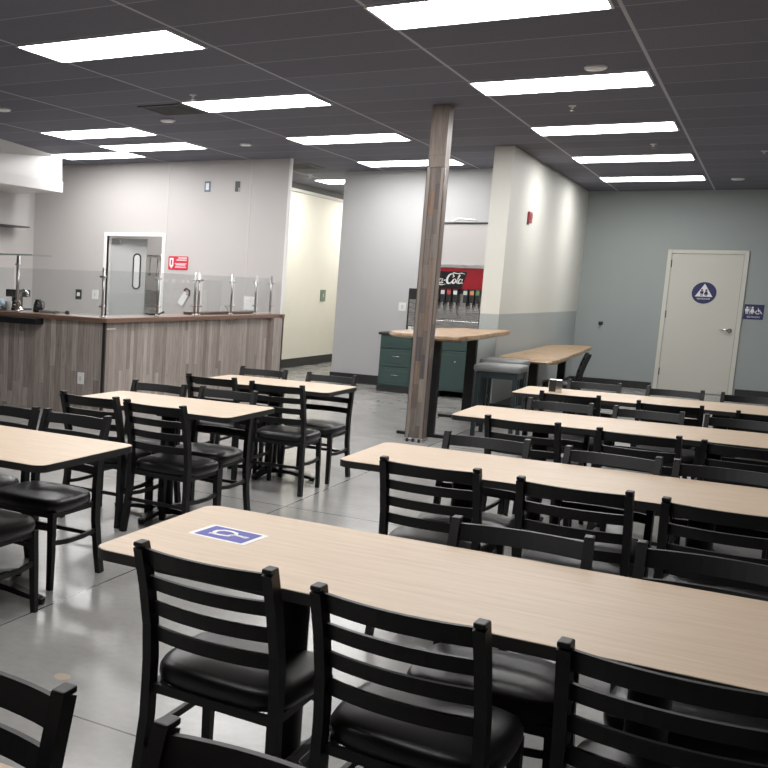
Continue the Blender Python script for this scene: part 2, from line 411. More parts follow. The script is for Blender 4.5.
# square sign beside the door
s = thing('restroom_wall_sign', 'square navy restroom sign with white figures on the wall right of the door', 'sign', (-.225, YB-.004, 1.38))
bx('sign_plate', (-.135, -.004, -.12), (.135, .004, .12), M['navy'], s, .002)
b = B(); person_icon(b, -.095, -.035, .12, -.007, -.0035, False); person_icon(b, -.022, -.035, .12, -.007, -.0035, True)
box(b, (-.061, -.007, -.04), (-.055, -.0035, .085)); obj('figures', b, M['white'], s)
def wheelchair(bm, mapf, s, w):
    strip(bm, [(.02*s, .80*s), (.05*s, .52*s), (.10*s, .38*s), (.36*s, .38*s), (.50*s, .08*s), (.60*s, .11*s)], w*1.15, mapf)
    strip(bm, [(.06*s, .60*s), (.30*s, .60*s)], w, mapf)
    strip(bm, [(-.02*s+.27*s*math.cos(a), .27*s+.27*s*math.sin(a)) for a in [math.radians(110+k*18.5) for k in range(13)]], w, mapf)
    strip(bm, [(.02*s-.05*s, .93*s), (.02*s+.05*s, .93*s)], .10*s, mapf)
b = B(); wheelchair(b, lambda u, v, h: V((.055+u, -.0035-.0035*h, -.03+v)), .10, .012); obj('wheelchair_symbol', b, M['white'], s)
text('lettering', 'RESTROOM', .034, M['white'], s, (0, -.0055, -.083))
# little black stop on the green wall
b = B(); box(b, (-.035, -.004, -.03), (.035, 0, .03), .003); tube(b, [(0, -.004, 0), (0, -.05, -.005)], .014, 10); lathe(b, [(.018, -.012), (.02, 0), (.012, .02)], (0, -.05, 0), 12)
tag(obj('wall_hook', b, M['black_plastic'], None, (-2.43, YB, 1.07)), 'small black hook on the green back wall left of the door', 'hook')

# ------------------------------------------------------------------ ceiling lights
def make_light():
    r = thing('ceiling_light', '', 'ceiling light', (0, 0, CEIL), 0, 'long flush ceiling panel lights')
    b = B(); ring_prism(b, rrect(-.69, -.325, .69, .325, .012, 2), rrect(-.672, -.312, .672, .312, .012, 2), -.010, -.0005); obj('frame', b, M['lightgrey'], r)
    b = B(); prism(b, rrect(-.671, -.311, .671, .311, .03, 4), -.0085, -.001); obj('diffuser', b, M['led'], r)
    return r
L0 = make_light(); first = True
spots = [
 (-1.70, 6.90, 'brightest panel light at the top edge of the view, nearest in the right row'),
 (-1.70, 9.60, 'second panel light in the right row, just right of the wood clad pillar top'),
 (-1.70, 12.28, 'third panel light in the right row, in front of the red alarm wall'),
 (-1.70, 14.97, 'fourth panel light in the right row toward the green wall'),
 (-1.70, 17.55, 'last panel light in the right row, nearest the green back wall'),
 (-4.53, 6.90, 'large panel light at upper left, nearest in the middle row'),
 (-4.53, 9.60, 'second panel light in the middle row, above the bar'),
 (-4.53, 12.26, 'third panel light in the middle row, left of the pillar'),
 (-4.53, 14.84, 'panel light behind the pillar, above the soda fountain'),
 (-6.10, 17.20, 'panel light over the hallway, half hidden by the grey wall'),
 (-7.31, 10.94, 'front panel light of the three over the kitchen'),
 (-7.31, 12.28, 'right back panel light of the three over the kitchen'),
 (-8.65, 12.92, 'rear left panel light over the kitchen, beside the hood')]
for x, y, lb in spots:
    o = L0 if first else copy_tree(L0); first = False
    o.location = (x, y, CEIL); o['label'] = lb
# unseen fixtures on the grid, last three added to brighten tables, hallway, back room
for k, (x, y) in enumerate(((-1.70, 4.23), (-4.53, 4.23), (-1.70, 1.56), (-6.10, 19.87), (-8.65, 15.6))):
    o = copy_tree(L0); o.location = (x, y, CEIL)
    o['label'] = ['panel light above the sticker table', 'panel light above the small left tables', 'unseen panel light added to brighten the nearest long tables', 'unseen panel light added to brighten the hallway', 'unseen panel light added to brighten the back room'][k]

# smoke detectors, sprinklers and vents
def make_disc():
    b = B(); lathe(b, [(.085, 0), (.085, -.012), (.07, -.022), (.03, -.026)], n=24)
    return obj('ceiling_speaker_disc', b, M['bright_white'])
d0 = make_disc(); first = True
for x, y, lb in ((-5.93, 10.28, 'round white disc on the ceiling left of the second middle light'), (-5.94, 12.37, 'round white disc on the ceiling near the kitchen wall top'),
                 (-7.29, 9.01, 'round white disc on the ceiling at the far left edge'), (-1.35, 9.0, 'round white disc on the ceiling just before the second right light'),
                 (-.61, 17.77, 'round white disc on the ceiling right of the last right light')):
    o = d0 if first else d0.copy()
    if not first: COL.objects.link(o)
    first = False; o.location = (x, y, CEIL); tag(o, lb, 'smoke detector', 'round ceiling discs')
def make_sprinkler():
    r = thing('sprinkler_head', '', 'sprinkler', (0, 0, CEIL), 0, 'ceiling sprinkler heads')
    b = B(); lathe(b, [(.035, 0), (.033, -.006), (.012, -.010), (.012, -.03)], n=14); obj('escutcheon', b, M['white'], r)
    b = B(); lathe(b, [(.022, -.045), (.022, -.049)], n=12); tube(b, [(-.012, 0, -.03), (-.012, 0, -.046)], .003, 6); tube(b, [(.012, 0, -.03), (.012, 0, -.046)], .003, 6)
    obj('deflector', b, M['chrome'], r); return r
s0 = make_sprinkler(); first = True
for x, y, lb in ((-4.91, 8.98, 'sprinkler head in front of the second middle light'), (-1.78, 10.74, 'sprinkler head between the second and third right lights'),
                 (-1.35, 13.67, 'sprinkler head between the third and fourth right lights'), (-.27, 14.61, 'sprinkler head on the dark ceiling at the right edge'), (-6.53, 16.07, 'sprinkler head over the hallway entrance')):
    o = s0 if first else copy_tree(s0); first = False; o.location = (x, y, CEIL); o['label'] = lb
def vent(x0, y0, x1, y1, lb):
    r = thing('ceiling_vent', lb, 'vent', ((x0+x1)/2, (y0+y1)/2, CEIL)); w, h = (x1-x0)/2, (y1-y0)/2
    b = B(); ring_prism(b, rrect(-w, -h, w, h, .01, 1), rrect(-w+.03, -h+.03, w-.03, h-.03, .01, 1), -.012, -.001); obj('frame', b, M['hall_dark'], r)
    b = B()
    n = 8
    for k in range(n):
        y = -h+.03+(2*h-.06)*(k+.5)/n; box(b, (-w+.03, y-.012, -.010), (w-.03, y+.012, -.003))
    obj('louver', b, M['hall_dark'], r)
vent(-6.55, 14.6, -5.95, 15.2, 'dark square vent on the ceiling at the hallway entrance')
vent(-5.78, 9.36, -5.22, 9.96, 'dark square vent on the ceiling left of the second middle light')

# ------------------------------------------------------------------ pillar
p = bpy.data.objects.new('pillar', None); COL.objects.link(p); p.location = (-2.88, 10.36, 0); struct(p)
a = .082
b = B(); box(b, (-a, -a, .03), (a, a, 2.72)); obj('cladding', b, M['pillar_planks'], p)
b = B(); box(b, (-a, -a, 2.724), (a, a, CEIL)); obj('upper_cladding', b, M['pillar_top'], p)
b = B()
for sx in (-1, 1):
    for sy in (-1, 1): box(b, (min(sx*a, sx*(a-.028)), min(sy*a, sy*(a+.004)), .03), (max(sx*a, sx*(a-.028)), max(sy*a, sy*(a+.004)), 2.72)) if False else None
    box(b, (sx*(a+.003)-.003, -a-.005, .03), (sx*(a+.003)+.003, -a+.028, 2.72)); 
box(b, (-a-.006, -a-.005, .03), (-a+.028, -a+.0, 2.72)); box(b, (a-.028, -a-.005, .03), (a+.006, -a+.0, 2.72))
obj('corner_guard', b, mat('clear corner guard', (.23, .19, .165), .2), p)
b = B(); box(b, (-a-.012, -a-.012, 0), (a+.012, a+.012, .035), .004); obj('base_plate', b, M['steel'], p)
b = B()
for x in (-.06, .0, .06): lathe(b, [(.014, 0), (.014, .03), (.008, .034)], (x, -a-.02, 0), 10)
obj('bolt', b, M['black_plastic'], p)

# ------------------------------------------------------------------ chairs
CH = .81
def make_chair():
    r = thing('dining_chair', '', 'chair', (0, 0, 0), 0, 'black ladder back chairs at the tables')
    bmv = M['black_metal']
    def yb(z):      # rear frame profile, chair faces +y
        pts = [(0, -.235), (.12, -.217), (.28, -.202), (.45, -.200), (.56, -.212), (.68, -.245), (.81, -.292)]
        for (z0, y0), (z1, y1) in zip(pts, pts[1:]):
            if z <= z1: return y0+(y1-y0)*(z-z0)/(z1-z0)
        return pts[-1][1]
    for sx in (-1, 1):
        b = B(); zs = [0, .06, .12, .2, .28, .36, .45, .5, .56, .62, .68, .74, .795]
        xo = lambda z: sx*(.186+.016*max(0, (.3-z)/.3)-.004*max(0, (z-.45)/.36))
        sweep(b, [(xo(z), yb(z), z) for z in zs], (1, 0, 0), .026, .046)
        # slanted cap
        y, x = yb(.795), xo(.795); lo = []
        n0 = len(b.verts)
        box(b, (x-.013, y-.0235, .793), (x+.013, y+.0225, .806), .004)
        obj('leg', b, bmv, r)
    for sx in (-1, 1):
        b = B(); sweep(b, [(sx*.186, .185, 0), (sx*.183, .178, .2), (sx*.178, .172, .38)], (1, 0, 0), .030, .034, taper=[.82, .95, 1.05]); obj('leg', b, bmv, r)
    for zc, h in ((.762, .051), (.685, .042), (.608, .042), (.531, .042)):
        b = B(); y0 = yb(zc); n = 10
        pts = []
        for k in range(n+1):
            u = -1+2*k/n; pts.append((u*.172, y0-.030*(1-u*u)+.004, zc))
        # tilt follows the lean of the posts
        lean = (yb(zc+h/2)-yb(zc-h/2))/h; L = []
        for x, y, z in pts:
            L.append([b.verts.new((x, y+dy+lean*dz, z+dz)) for dy, dz in ((-.007, -h/2), (.007, -h/2), (.007, h/2), (-.007, h/2))])
        for A_, C_ in zip(L, L[1:]):
            for i in range(4): b.faces.new((A_[i], A_[(i+1) % 4], C_[(i+1) % 4], C_[i]))
        b.faces.new(L[0]); b.faces.new(L[-1][::-1]); obj('slat', b, bmv, r)
    # seat frame and arched brace
    b = B()
    for sx in (-1, 1): box(b, (sx*.176-.012, -.19, .352), (sx*.176+.012, .185, .378))
    box(b, (-.176, .165, .352), (.176, .187, .378)); box(b, (-.176, -.205, .352), (.176, -.185, .378))
    obj('seat_frame', b, bmv, r)
    for sx in (-1, 1):
        b = B(); sweep(b, [(sx*.19, yb(.23), .23), (sx*.192, -.08, .22), (sx*.192, .06, .22), (sx*.185, .17, .23)], (1, 0, 0), .014, .022); obj('stretcher', b, bmv, r)
    b = B(); n = 12
    sweep(b, [(.178*math.cos(PI*k/n), .172+.03*math.sin(PI*k/n)-.0, .30) for k in range(n+1)], (0, 0, 1), .020, .012); obj('stretcher', b, bmv, r)
    b = B(); sweep(b, [(-.19, yb(.20), .20), (.19, yb(.20), .20)], (0, 0, 1), .02, .014); obj('stretcher', b, bmv, r)
    # cushion: wide rounded front, narrower back
    out = []
    n = 40
    for k in range(n):
        a = 2*PI*k/n; c, s_ = math.cos(a), math.sin(a); e = .42
        x = math.copysign(abs(c)**e, c)*.205; y = math.copysign(abs(s_)**e, s_)*.205
        x *= 1-.07*(-y/.205)*(1 if y < 0 else 0); out.append((x, y+.005))
    b = B(); rings = []
    for sc, z in ((.95, .376), (.99, .382), (1.01, .400), (1.005, .418), (.97, .432), (.86, .441), (.5, .446)):
        rings.append([b.verts.new((x*sc, .005+(y-.005)*sc, z)) for x, y in out])
    for A_, C_ in zip(rings, rings[1:]):
        for i in range(n): b.faces.new((A_[i], A_[(i+1) % n], C_[(i+1) % n], C_[i]))
    b.faces.new(rings[0][::-1]); b.faces.new(rings[-1]); obj('seat', b, M['vinyl'], r, smooth=True, label='padded black vinyl seat')
    for c in r.children:
        for v in c.data.vertices: v.co.x *= 1.06; v.co.z *= 1.0185
    return r
CHAIR = make_chair(); chair_used = [False]
def chair(x, ytop, face, label, rz=0., yc=None):
    """face +1: looks to +y (back rest nearest the camera), -1: looks to -y"""
    o = copy_tree(CHAIR) if chair_used[0] else CHAIR; chair_used[0] = True
    y = yc if yc is not None else ytop+.292*face
    o.location = (x, y, 0); o.rotation_euler = (0, 0, (0 if face > 0 else PI)+rz); o['label'] = label
    return o
R_ = math.radians
TN = 'black ladder-back chair '
# nearest table (bottom edge of view)
chair(-1.146, 1.401, -1, TN+'cut off at the bottom left corner of the view', R_(2))
chair(-.572, 1.401, -1, TN+'cut off at the bottom edge, second from the left corner', R_(-2))
# sticker table
chair(-1.178, 2.345, 1, TN+'in front of the blue wheelchair sticker, back toward us', R_(-1))
chair(-0.632, 2.28, 1, TN+'in the middle of the near side of the sticker table', R_(-3))
chair(-0.075, 2.253, 1, TN+'on the near side of the sticker table at the right bottom corner', R_(-3))
chair(-0.563, 3.321, -1, TN+'facing us across the sticker table, left of two', R_(2))
chair(-0.044, 3.379, -1, TN+'facing us across the sticker table, cut by the right edge', R_(1))
# second long table
chair(-1.122, 4.271, 1, TN+'at the left end of the second long table, back toward us')
chair(-0.553, 4.222, 1, TN+'in the middle of the near side of the second long table', R_(-1))
chair(-0.039, 4.182, 1, TN+'on the near side of the second long table at the right edge', R_(-2))
chair(-1.121, 5.338, -1, TN+'facing us behind the left end of the second long table', R_(1))
chair(-0.568, 5.270, -1, TN+'facing us behind the middle of the second long table', R_(-5))
chair(-0.085, 5.250, -1, TN+'facing us behind the second long table at the right edge')
# third long table
chair(-1.107, 6.200, 1, TN+'at the left end of the third long table, back toward us', R_(-4))
chair(-0.509, 6.161, 1, TN+'in the middle of the near side of the third long table', R_(-3))
chair(-0.010, 6.092, 1, TN+'on the near side of the third long table at the right edge', R_(-2))
chair(-1.13, 7.52, -1, TN+'facing us behind the left end of the third long table')
chair(-.605, 7.52, -1, TN+'facing us behind the middle of the third long table', R_(-2))
chair(-.07, 7.52, -1, TN+'facing us behind the third long table at the right edge')
# farthest long table
chair(-1.170, 8.159, 1, TN+'at the farthest long table just right of the napkin dispenser')
chair(-0.524, 8.071, 1, TN+'in the middle of the near side of the farthest long table', R_(2))
chair(0.088, 7.963, 1, TN+'on the near side of the farthest long table at the right edge')
chair(-1.18, 9.50, -1, TN+'facing us behind the left end of the farthest long table')
chair(-.595, 9.46, -1, TN+'facing us behind the farthest table, left of the cream door foot', R_(-4))
chair(-.05, 9.46, -1, TN+'facing us behind the farthest table, below the cream door handle')
# small tables on the left
chair(-2.865, 0, 1, TN+'at the near side of the small table cut by the left edge', 0, 3.43)
chair(-3.455, 4.388, -1, TN+'facing us at the left edge small table, cut by the view', R_(1))
chair(-3.0, 4.398, -1, TN+'facing us at the right end of the left edge small table')
chair(-3.428, 5.137, 1, TN+'on the near side of the middle small table, left one')
chair(-2.93, 5.093, 1, TN+'on the near side of the middle small table, right one', R_(-2))
chair(-3.497, 6.151, -1, TN+'facing us behind the middle small table, left one', R_(2))
chair(-2.992, 6.190, -1, TN+'facing us behind the middle small table, right one')
chair(-3.502, 6.915, 1, TN+'on the near side of the far small table, left one')
chair(-2.938, 6.832, 1, TN+'on the near side of the far small table, right one', R_(2))
chair(-3.522, 7.980, -1, TN+'facing us behind the far small table, left one before the bar', R_(3))
chair(-2.936, 7.980, -1, TN+'facing us behind the far small table, right one')
# chair at the live edge wall table
chair(-2.12, 0, 1, TN+'seen side on at the low live-edge table by the wing wall', R_(102), 13.92)

# ------------------------------------------------------------------ dining tables
def table(x0, y0, x1, y1, posts, label, group, cross):
    cx, cy = (x0+x1)/2, (y0+y1)/2; w, h = (x1-x0)/2, (y1-y0)/2
    r = thing('dining_table', label, 'table', (cx, cy, 0), 0, group)
    b = B(); prism(b, rrect(-w, -h, w, h, .055, 7), .715, .745); obj('tabletop', b, M['oak'], r, label='light oak laminate top')
    b = B(); ring_prism(b, rrect(-w-.003, -h-.003, w+.003, h+.003, .058, 7), rrect(-w+.004, -h+.004, w-.004, h-.004, .051, 7), .7125, .7435)
    obj('edge_band', b, M['rim'], r)
    for px in posts:
        b = B(); tube(b, [(px, 0, .03), (px, 0, .70)], .050, 20); lathe(b, [(.075, .028), (.075, .05), (.052, .075)], (px, 0, 0), 20); obj('post', b, M['black_metal'], r)
        b = B(); box(b, (px-.16, -.16, .695), (px+.16, .16, .7125), .003); box(b, (px-.06, -.06, .66), (px+.06, .06, .70)); obj('mounting_plate', b, M['black_metal'], r)
        dirs = ((.36, 0), (-.36, 0), (0, .29), (0, -.29)) if cross else ((0, .30), (0, -.30), (.10, 0), (-.10, 0))
        b = B()
        for dx, dy in dirs:
            n = V((dx, dy, 0)).normalized(); e = V((px+dx, dy, .022))
            sweep(b, [(px, 0, .05), (px+dx*.5, dy*.5, .044), tuple(e)], (-n.y, n.x, 0), .062, .030, taper=[1.1, .95, .72])
            lathe(b, [(.020, 0), (.022, .012), (.026, .030)], (e.x, e.y, 0), 10)
        obj('foot', b, M['black_metal'], r, label='black cross-shaped floor foot')
    return r
LT = 'long oak-topped table '
GR = 'long dining tables in the right row'
for x0, y0, y1, lb in ((-1.595, .47, 1.235, 'nearest long oak-topped table, only a corner showing at bottom left'), (-1.595, 2.44, 3.205, LT+'with the blue wheelchair sticker on its left end'),
                   (-1.59, 4.47, 5.185, LT+'directly behind the sticker table, second from front'), (-1.645, 6.66, 7.40, LT+'in the middle of the right row, third from front'), (-1.67, 8.62, 9.35, LT+'with a napkin dispenser, farthest in the right row')):
    table(x0, y0, x0+1.895, y1, (-.46, .50), lb, GR, False)
GL = 'small dining tables on the left'
table(-3.69, 3.345, -2.46, 4.11, (0,), 'small oak-topped table cut off by the left edge of view', GL, True)
table(-3.75, 5.33, -2.575, 6.04, (0,), 'small oak-topped table in the middle of the left group', GL, True)
table(-3.80, 7.19, -2.675, 7.88, (0,), 'small oak-topped table farthest in the left group', GL, True)

# wheelchair sticker on the sticker table
s = thing('accessible_seating_sticker', 'blue and white wheelchair sticker on the left end of the long table', 'sticker', (-1.352, 2.852, .7455), R_(-5))
b = B(); prism(b, rrect(-.102, -.082, .102, .082, .012, 4), 0, .0006); obj('border', b, M['white'], s)
b = B(); prism(b, rrect(-.086, -.067, .086, .067, .004, 2), .0006, .0012); obj('blue_field', b, M['sticker_blue'], s)
b = B()
fm = lambda u, v, h: V((u, v, .0012+.0006*h))
strip(b, [(-.050+.001*k, -.030) for k in range(3)], .022, fm)
strip(b, [(-.052, -.030), (-.040, -.022), (-.048, -.002), (-.048, .016), (-.034, .034), (-.008, .038), (.012, .030), (.020, .012), (.014, -.010)], .014, fm)
strip(b, [(-.046, -.028), (-.010, -.026), (.010, -.020), (.014, .004), (.034, .006), (.058, .004)], .014, fm)
strip(b, [(.050, .004), (.068, .000)], .020, fm)
obj('wheelchair_symbol', b, M['white'], s)

# napkin dispenser on the farthest table
s = thing('napkin_dispenser', 'black and chrome napkin dispenser on the farthest long table', 'dispenser', (-1.40, 8.97, .745), R_(8))
bx('body', (-.05, -.04, 0), (.05, .04, .105), M['chrome'], s, .008); bx('face_plate', (-.047, -.045, .006), (.004, -.039, .10), M['black_plastic'], s, .002); bx('napkins', (-.052, -.025, .02), (-.048, .025, .09), M['white'], s)

# ------------------------------------------------------------------ live edge tables, stools
def live_slab(name, poly, z0, z1, label, legs, wood, leg_fn):
    cx = sum(p[0] for p in poly)/len(poly); cy = sum(p[1] for p in poly)/len(poly)
    r = thing(name, label, 'table', (cx, cy, 0))
    pts = [V((x-cx, y-cy)) for x, y in poly]; n = len(pts); fine = []
    for i in range(n):
        p0, p1, p2, p3 = pts[i-1], pts[i], pts[(i+1) % n], pts[(i+2) % n]
        for k in range(6):
            u = k/6; q = .5*((2*p1)+(p2-p0)*u+(2*p0-5*p1+4*p2-p3)*u*u+(3*p1-p0-3*p2+p3)*u**3)
            fine.append((q.x+random.uniform(-.008, .008), q.y+random.uniform(-.008, .008)))
    b = B(); rings = []
    for sc, z in ((.975, z0), (1., z0+.4*(z1-z0)), (.992, z1-.006), (.985, z1)):
        rings.append([b.verts.new((x*sc, y*sc, z)) for x, y in fine])
    m = len(fine)
    for A_, C_ in zip(rings, rings[1:]):
        for i in range(m): b.faces.new((A_[i], A_[(i+1) % m], C_[(i+1) % m], C_[i]))
    b.faces.new(rings[0][::-1]); b.faces.new(rings[-1]); obj('slab_top', b, wood, r, label='honey coloured live-edge wood top')
    for lx, ly in legs: leg_fn(r, lx-cx, ly-cy, z0)
    return r
def t_leg(r, x, y, z):
    b = B(); box(b, (x-.055, y-.04, .03), (x+.055, y+.04, z), .004); obj('leg', b, M['black_metal'], r)
    b = B(); box(b, (x-.33, y-.035, .0), (x+.33, y+.035, .035), .008); box(b, (x-.25, y-.05, z-.012), (x+.25, y+.05, z), .002); obj('foot', b, M['black_metal'], r)
live_slab('live_edge_bar_table', [(-3.44, 11.02), (-3.1, 10.72), (-2.64, 10.50), (-2.58, 10.9), (-2.58, 11.7), (-2.62, 12.7), (-2.665, 13.36), (-2.86, 13.30), (-3.25, 13.15), (-3.42, 12.2)], 1.02, 1.07,
          'tall live-edge wooden bar table behind the wood clad pillar', [(-2.86, 10.75), (-2.93, 12.62)], M['slab'], t_leg)
def p_leg(r, x, y, z):
    b = B(); box(b, (x-.05, y-.05, .02), (x+.05, y+.05, z), .004); obj('leg', b, M['black_metal'], r)
    b = B(); box(b, (x-.22, y-.06, 0), (x+.22, y+.06, .025), .004); box(b, (x-.18, y-.05, z-.01), (x+.18, y+.05, z), .002); obj('foot', b, M['black_metal'], r)
live_slab('live_edge_wall_table', [(-2.71, 13.09), (-2.40, 12.98), (-2.08, 12.90), (-2.06, 13.6), (-2.12, 15.0), (-2.20, 16.6), (-2.28, 17.4), (-2.55, 17.3), (-2.78, 17.0), (-2.76, 15.5), (-2.74, 14.2)], .71, .76,
          'low live-edge wooden table along the cream wing wall', [(-2.42, 13.75), (-2.44, 16.0)], M['slab'], p_leg)
def make_stool():
    r = thing('bar_stool', '', 'stool', (0, 0, 0), 0, 'backless stools with grey cushions'); w = .20
    for sx in (-1, 1):
        for sy in (-1, 1):
            b = B(); sweep(b, [(sx*w*.96, sy*w*.96, 0), (sx*w*.94, sy*w*.94, .69)], (1, 0, 0), .045, .045, taper=[.9, 1.]); obj('leg', b, M['teal'], r)
    b = B()
    for q in (-1, 1):
        box(b, (-w, q*w*.95-.012, .63), (w, q*w*.95+.012, .698)); box(b, (q*w*.95-.012, -w, .63), (q*w*.95+.012, w, .698))
    obj('apron', b, M['teal'], r)
    b = B()
    for q in (-1, 1): box(b, (-w, q*w-.011, .20), (w, q*w+.011, .235)); box(b, (q*w-.011, -w, .30), (q*w+.011, w, .335))
    obj('footrest', b, M['teal'], r)
    b = B(); box(b, (-.235, -.235, .698), (.235, .235, .775), .03); obj('cushion', b, M['cushion'], r, smooth=True, label='grey padded cushion')
    return r
st = make_stool(); st.location = (-2.33, 11.40, 0); st['label'] = 'backless stool with grey cushion, nearer of two right of bar table'
o = copy_tree(st); o.location = (-2.48, 12.30, 0); o['label'] = 'backless stool with grey cushion, farther of two by the wing wall'

# ------------------------------------------------------------------ soda station
def front_panel(bm, x0, x1, z0, z1, y, d=.018, inset=.05):
    box(bm, (x0, y-d, z0), (x1, y, z1), .004)
    if x1-x0 > .2 and z1-z0 > .16:
        i = inset; ring = [((x0+i, z0+i), (x1-i, z1-i))]
        box(bm, (x0+i, y-d-.006, z0+i), (x1-i, y-d+.002, z1-i), .004)
CY = 14.92
def pull(r, x, z, y, par):
    b = B(); tube(b, [(x-.05, y-.002, z), (x-.05, y-.03, z), (x+.05, y-.03, z), (x+.05, y-.002, z)], .006, 8); obj('handle', b, M['chrome'], par)
c = thing('drawer_cabinet', 'dark green cabinet with three drawers left of the pillar', 'cabinet', (-4.53, CY, 0))
bx('carcass', (-.25, .0, .09), (.26, .82, .84), M['green_cab'], c); bx('toe_kick', (-.26, -.012, 0), (.26, .82, .09), M['base'], c)
for z0, z1, hd in ((.655, .835, False), (.385, .640, True), (.105, .370, True)):
    b = B(); front_panel(b, -.24, .25, z0, z1, 0); dr = obj('drawer', b, M['green_cab'], c)
    if hd: pull(c, .005, (z0+z1)/2+.02, -.018, dr)
c = thing('door_cabinet', 'dark green cabinet with a door and round knob under the bar table', 'cabinet', (-3.70, CY, 0))
bx('carcass', (-.25, .0, .09), (.26, .82, .84), M['green_cab'], c)
b = B(); front_panel(b, -.24, .25, .68, .835, 0, inset=.03); obj('drawer', b, M['green_cab'], c)
b = B(); front_panel(b, -.24, .25, .10, .665, 0); dr = obj('door', b, M['green_cab'], c)
b = B(); tube(b, [(.02, -.018, .52), (.02, -.034, .52), (.02, -.040, .52)], [.008, .015, .010], 12); obj('knob', b, M['chrome'], dr)
for x in (-.2, .2):
    b = B(); lathe(b, [(.03, 0), (.022, .04), (.03, .09)], (x, .05, 0), 12); obj('foot', b, M['base'], c)
c = thing('filler_cabinet', 'plain dark green cabinet section between the drawer and door cabinets', 'cabinet', (-4.115, CY, 0))
bx('carcass', (-.15, .01, .09), (.16, .82, .84), M['green_cab'], c); bx('toe_kick', (-.15, .03, 0), (.16, .82, .09), M['base'], c)
ct = tag(bx('countertop', (-4.81, CY-.04, .842), (-3.07, 15.77, .88), M['black_plastic'], None, .004), 'black countertop carrying the soda fountain', 'countertop')
# soda fountain
sy = 15.02
f = thing('soda_fountain', 'soda fountain with red and black script logo panel and six valves', 'soda fountain', (-3.90, sy, .88))
FX0, FX1 = -.36, .55; Z = lambda z: z-.88
bx('housing', (FX0+.02, .12, 0), (FX1-.02, .70, Z(1.86)), M['steel_soft'], f)
bx('drip_tray', (FX0+.02, -.02, 0), (FX1-.02, .12, Z(1.10)), M['steel'], f, .006)
b = B()
for k in range(14): box(b, (FX0+.06+k*.07, -.015, Z(1.10)), (FX0+.10+k*.07, .11, Z(1.108)))
obj('drip_grate', b, M['black_plastic'], f)
bx('right_side_panel', (FX1-.08, -.03, 0), (FX1-.0, .10, Z(1.28)), M['black_plastic'], f, .004)
bx('backsplash', (FX0+.02, .105, Z(1.11)), (FX1-.02, .121, Z(1.50)), M['steel'], f)
bx('valve_rail', (FX0+.02, .06, Z(1.49)), (FX1-.02, .12, Z(1.555)), M['black_plastic'], f)
# header: dark left half with slanted end, red right half
px = lambda x: x+3.90
b = B(); flat(b, [(FX0+.01, Z(1.555)), (FX1-.01, Z(1.555)), (FX1-.01, Z(1.85)), (FX0+.01, Z(1.85))], .0, .12); obj('logo_panel', b, M['soda_red'], f, label='red front panel')
b = B(); flat(b, [(FX0+.012, Z(1.56)), (px(-3.71), Z(1.56)), (px(-3.645), Z(1.80)), (FX0+.012, Z(1.80))], -.004, .001); obj('logo_field', b, M['soda_black'], f, label='black logo field')
b = B(); flat(b, [(FX0+.005, Z(1.852)), (FX1-.005, Z(1.852)), (FX1-.005, Z(1.895)), (FX0+.005, Z(1.895))], -.02, .30); obj('top_cap', b, M['steel'], f)
# script lettering drawn as ribbons
def script(bm, x, z, s, y):
    mp = lambda u, v, h: V((x+(u+.25*v)*s, y-.003*h, z+v*s))
    def arc(cx, cz, rx, rz, a0, a1, w, n=14): strip(bm, [(cx+rx*math.cos(math.radians(a0+(a1-a0)*k/n)), cz+rz*math.sin(math.radians(a0+(a1-a0)*k/n))) for k in range(n+1)], [w*(.45+.9*math.sin(PI*(k+.5)/(n+1))) for k in range(n+1)], mp)
    def C(u): arc(u+.42, .52, .36, .56, 50, 325, .17); strip(bm, [(u+.60, .92), (u+.78, .80), (u+.62, .66)], .10, mp)
    def o(u): arc(u+.2, .24, .17, .26, 90, 450, .13)
    def cc(u): arc(u+.2, .24, .17, .26, 50, 320, .13)
    def aa(u): arc(u+.2, .24, .17, .26, 60, 400, .12); strip(bm, [(u+.38, .50), (u+.37, .10), (u+.46, -.02), (u+.56, .08)], .12, mp)
    def l(u): strip(bm, [(u+.0, .10), (u+.16, .55), (u+.24, .95), (u+.14, 1.02), (u+.10, .60), (u+.12, .10), (u+.22, -.02), (u+.32, .08)], .11, mp)
    C(0); o(.78); cc(1.2); aa(1.58); strip(bm, [(2.14, .30), (2.34, .34)], .12, mp)
    C(2.42); o(3.16); l(3.58); aa(3.84)
    strip(bm, [(2.62, .98), (3.0, 1.20), (3.5, 1.12), (3.9, 1.18), (4.35, 1.08)], [.03, .12, .08, .10, .03], mp)
    strip(bm, [(.55, .0), (.9, -.22), (1.5, -.16), (2.1, -.24), (2.5, -.12)], [.03, .10, .08, .10, .03], mp)
b = B(); script(b, px(-4.235), Z(1.635), .122, -.004); obj('script_lettering', b, M['white'], f, label='white flowing script lettering')
tiles = [M['white'], M['white'], M['white'], mat('red label', (.6, .05, .05), .4), M['white'], M['lightgrey'], mat('orange label', (.7, .30, .14), .4), mat('green label', (.12, .25, .10), .4)]
for k, x in enumerate((-4.17, -4.05, -3.955, -3.87, -3.78, -3.64, -3.55, -3.475)):
    b = B(); box(b, (px(x)-.032, -.03, Z(1.36)), (px(x)+.032, .10, Z(1.545)), .008); tube(b, [(px(x), .03, Z(1.36)), (px(x), .03, Z(1.30))], [.022, .012], 10)
    v = obj('valve', b, M['black_plastic'], f)
    bx('flavor_label', (px(x)-.028, -.034, Z(1.475)), (px(x)+.024, -.029, Z(1.53)), tiles[k], v)
    b = B(); sweep(b, [(px(x), -.02, Z(1.38)), (px(x), .01, Z(1.22))], (1, 0, 0), .022, .008); obj('lever', b, M['steel'], v)
cd = thing('cup_dispenser', 'black cup dispenser column left of the soda fountain, behind the pillar', 'dispenser', (-4.36, sy, .88))
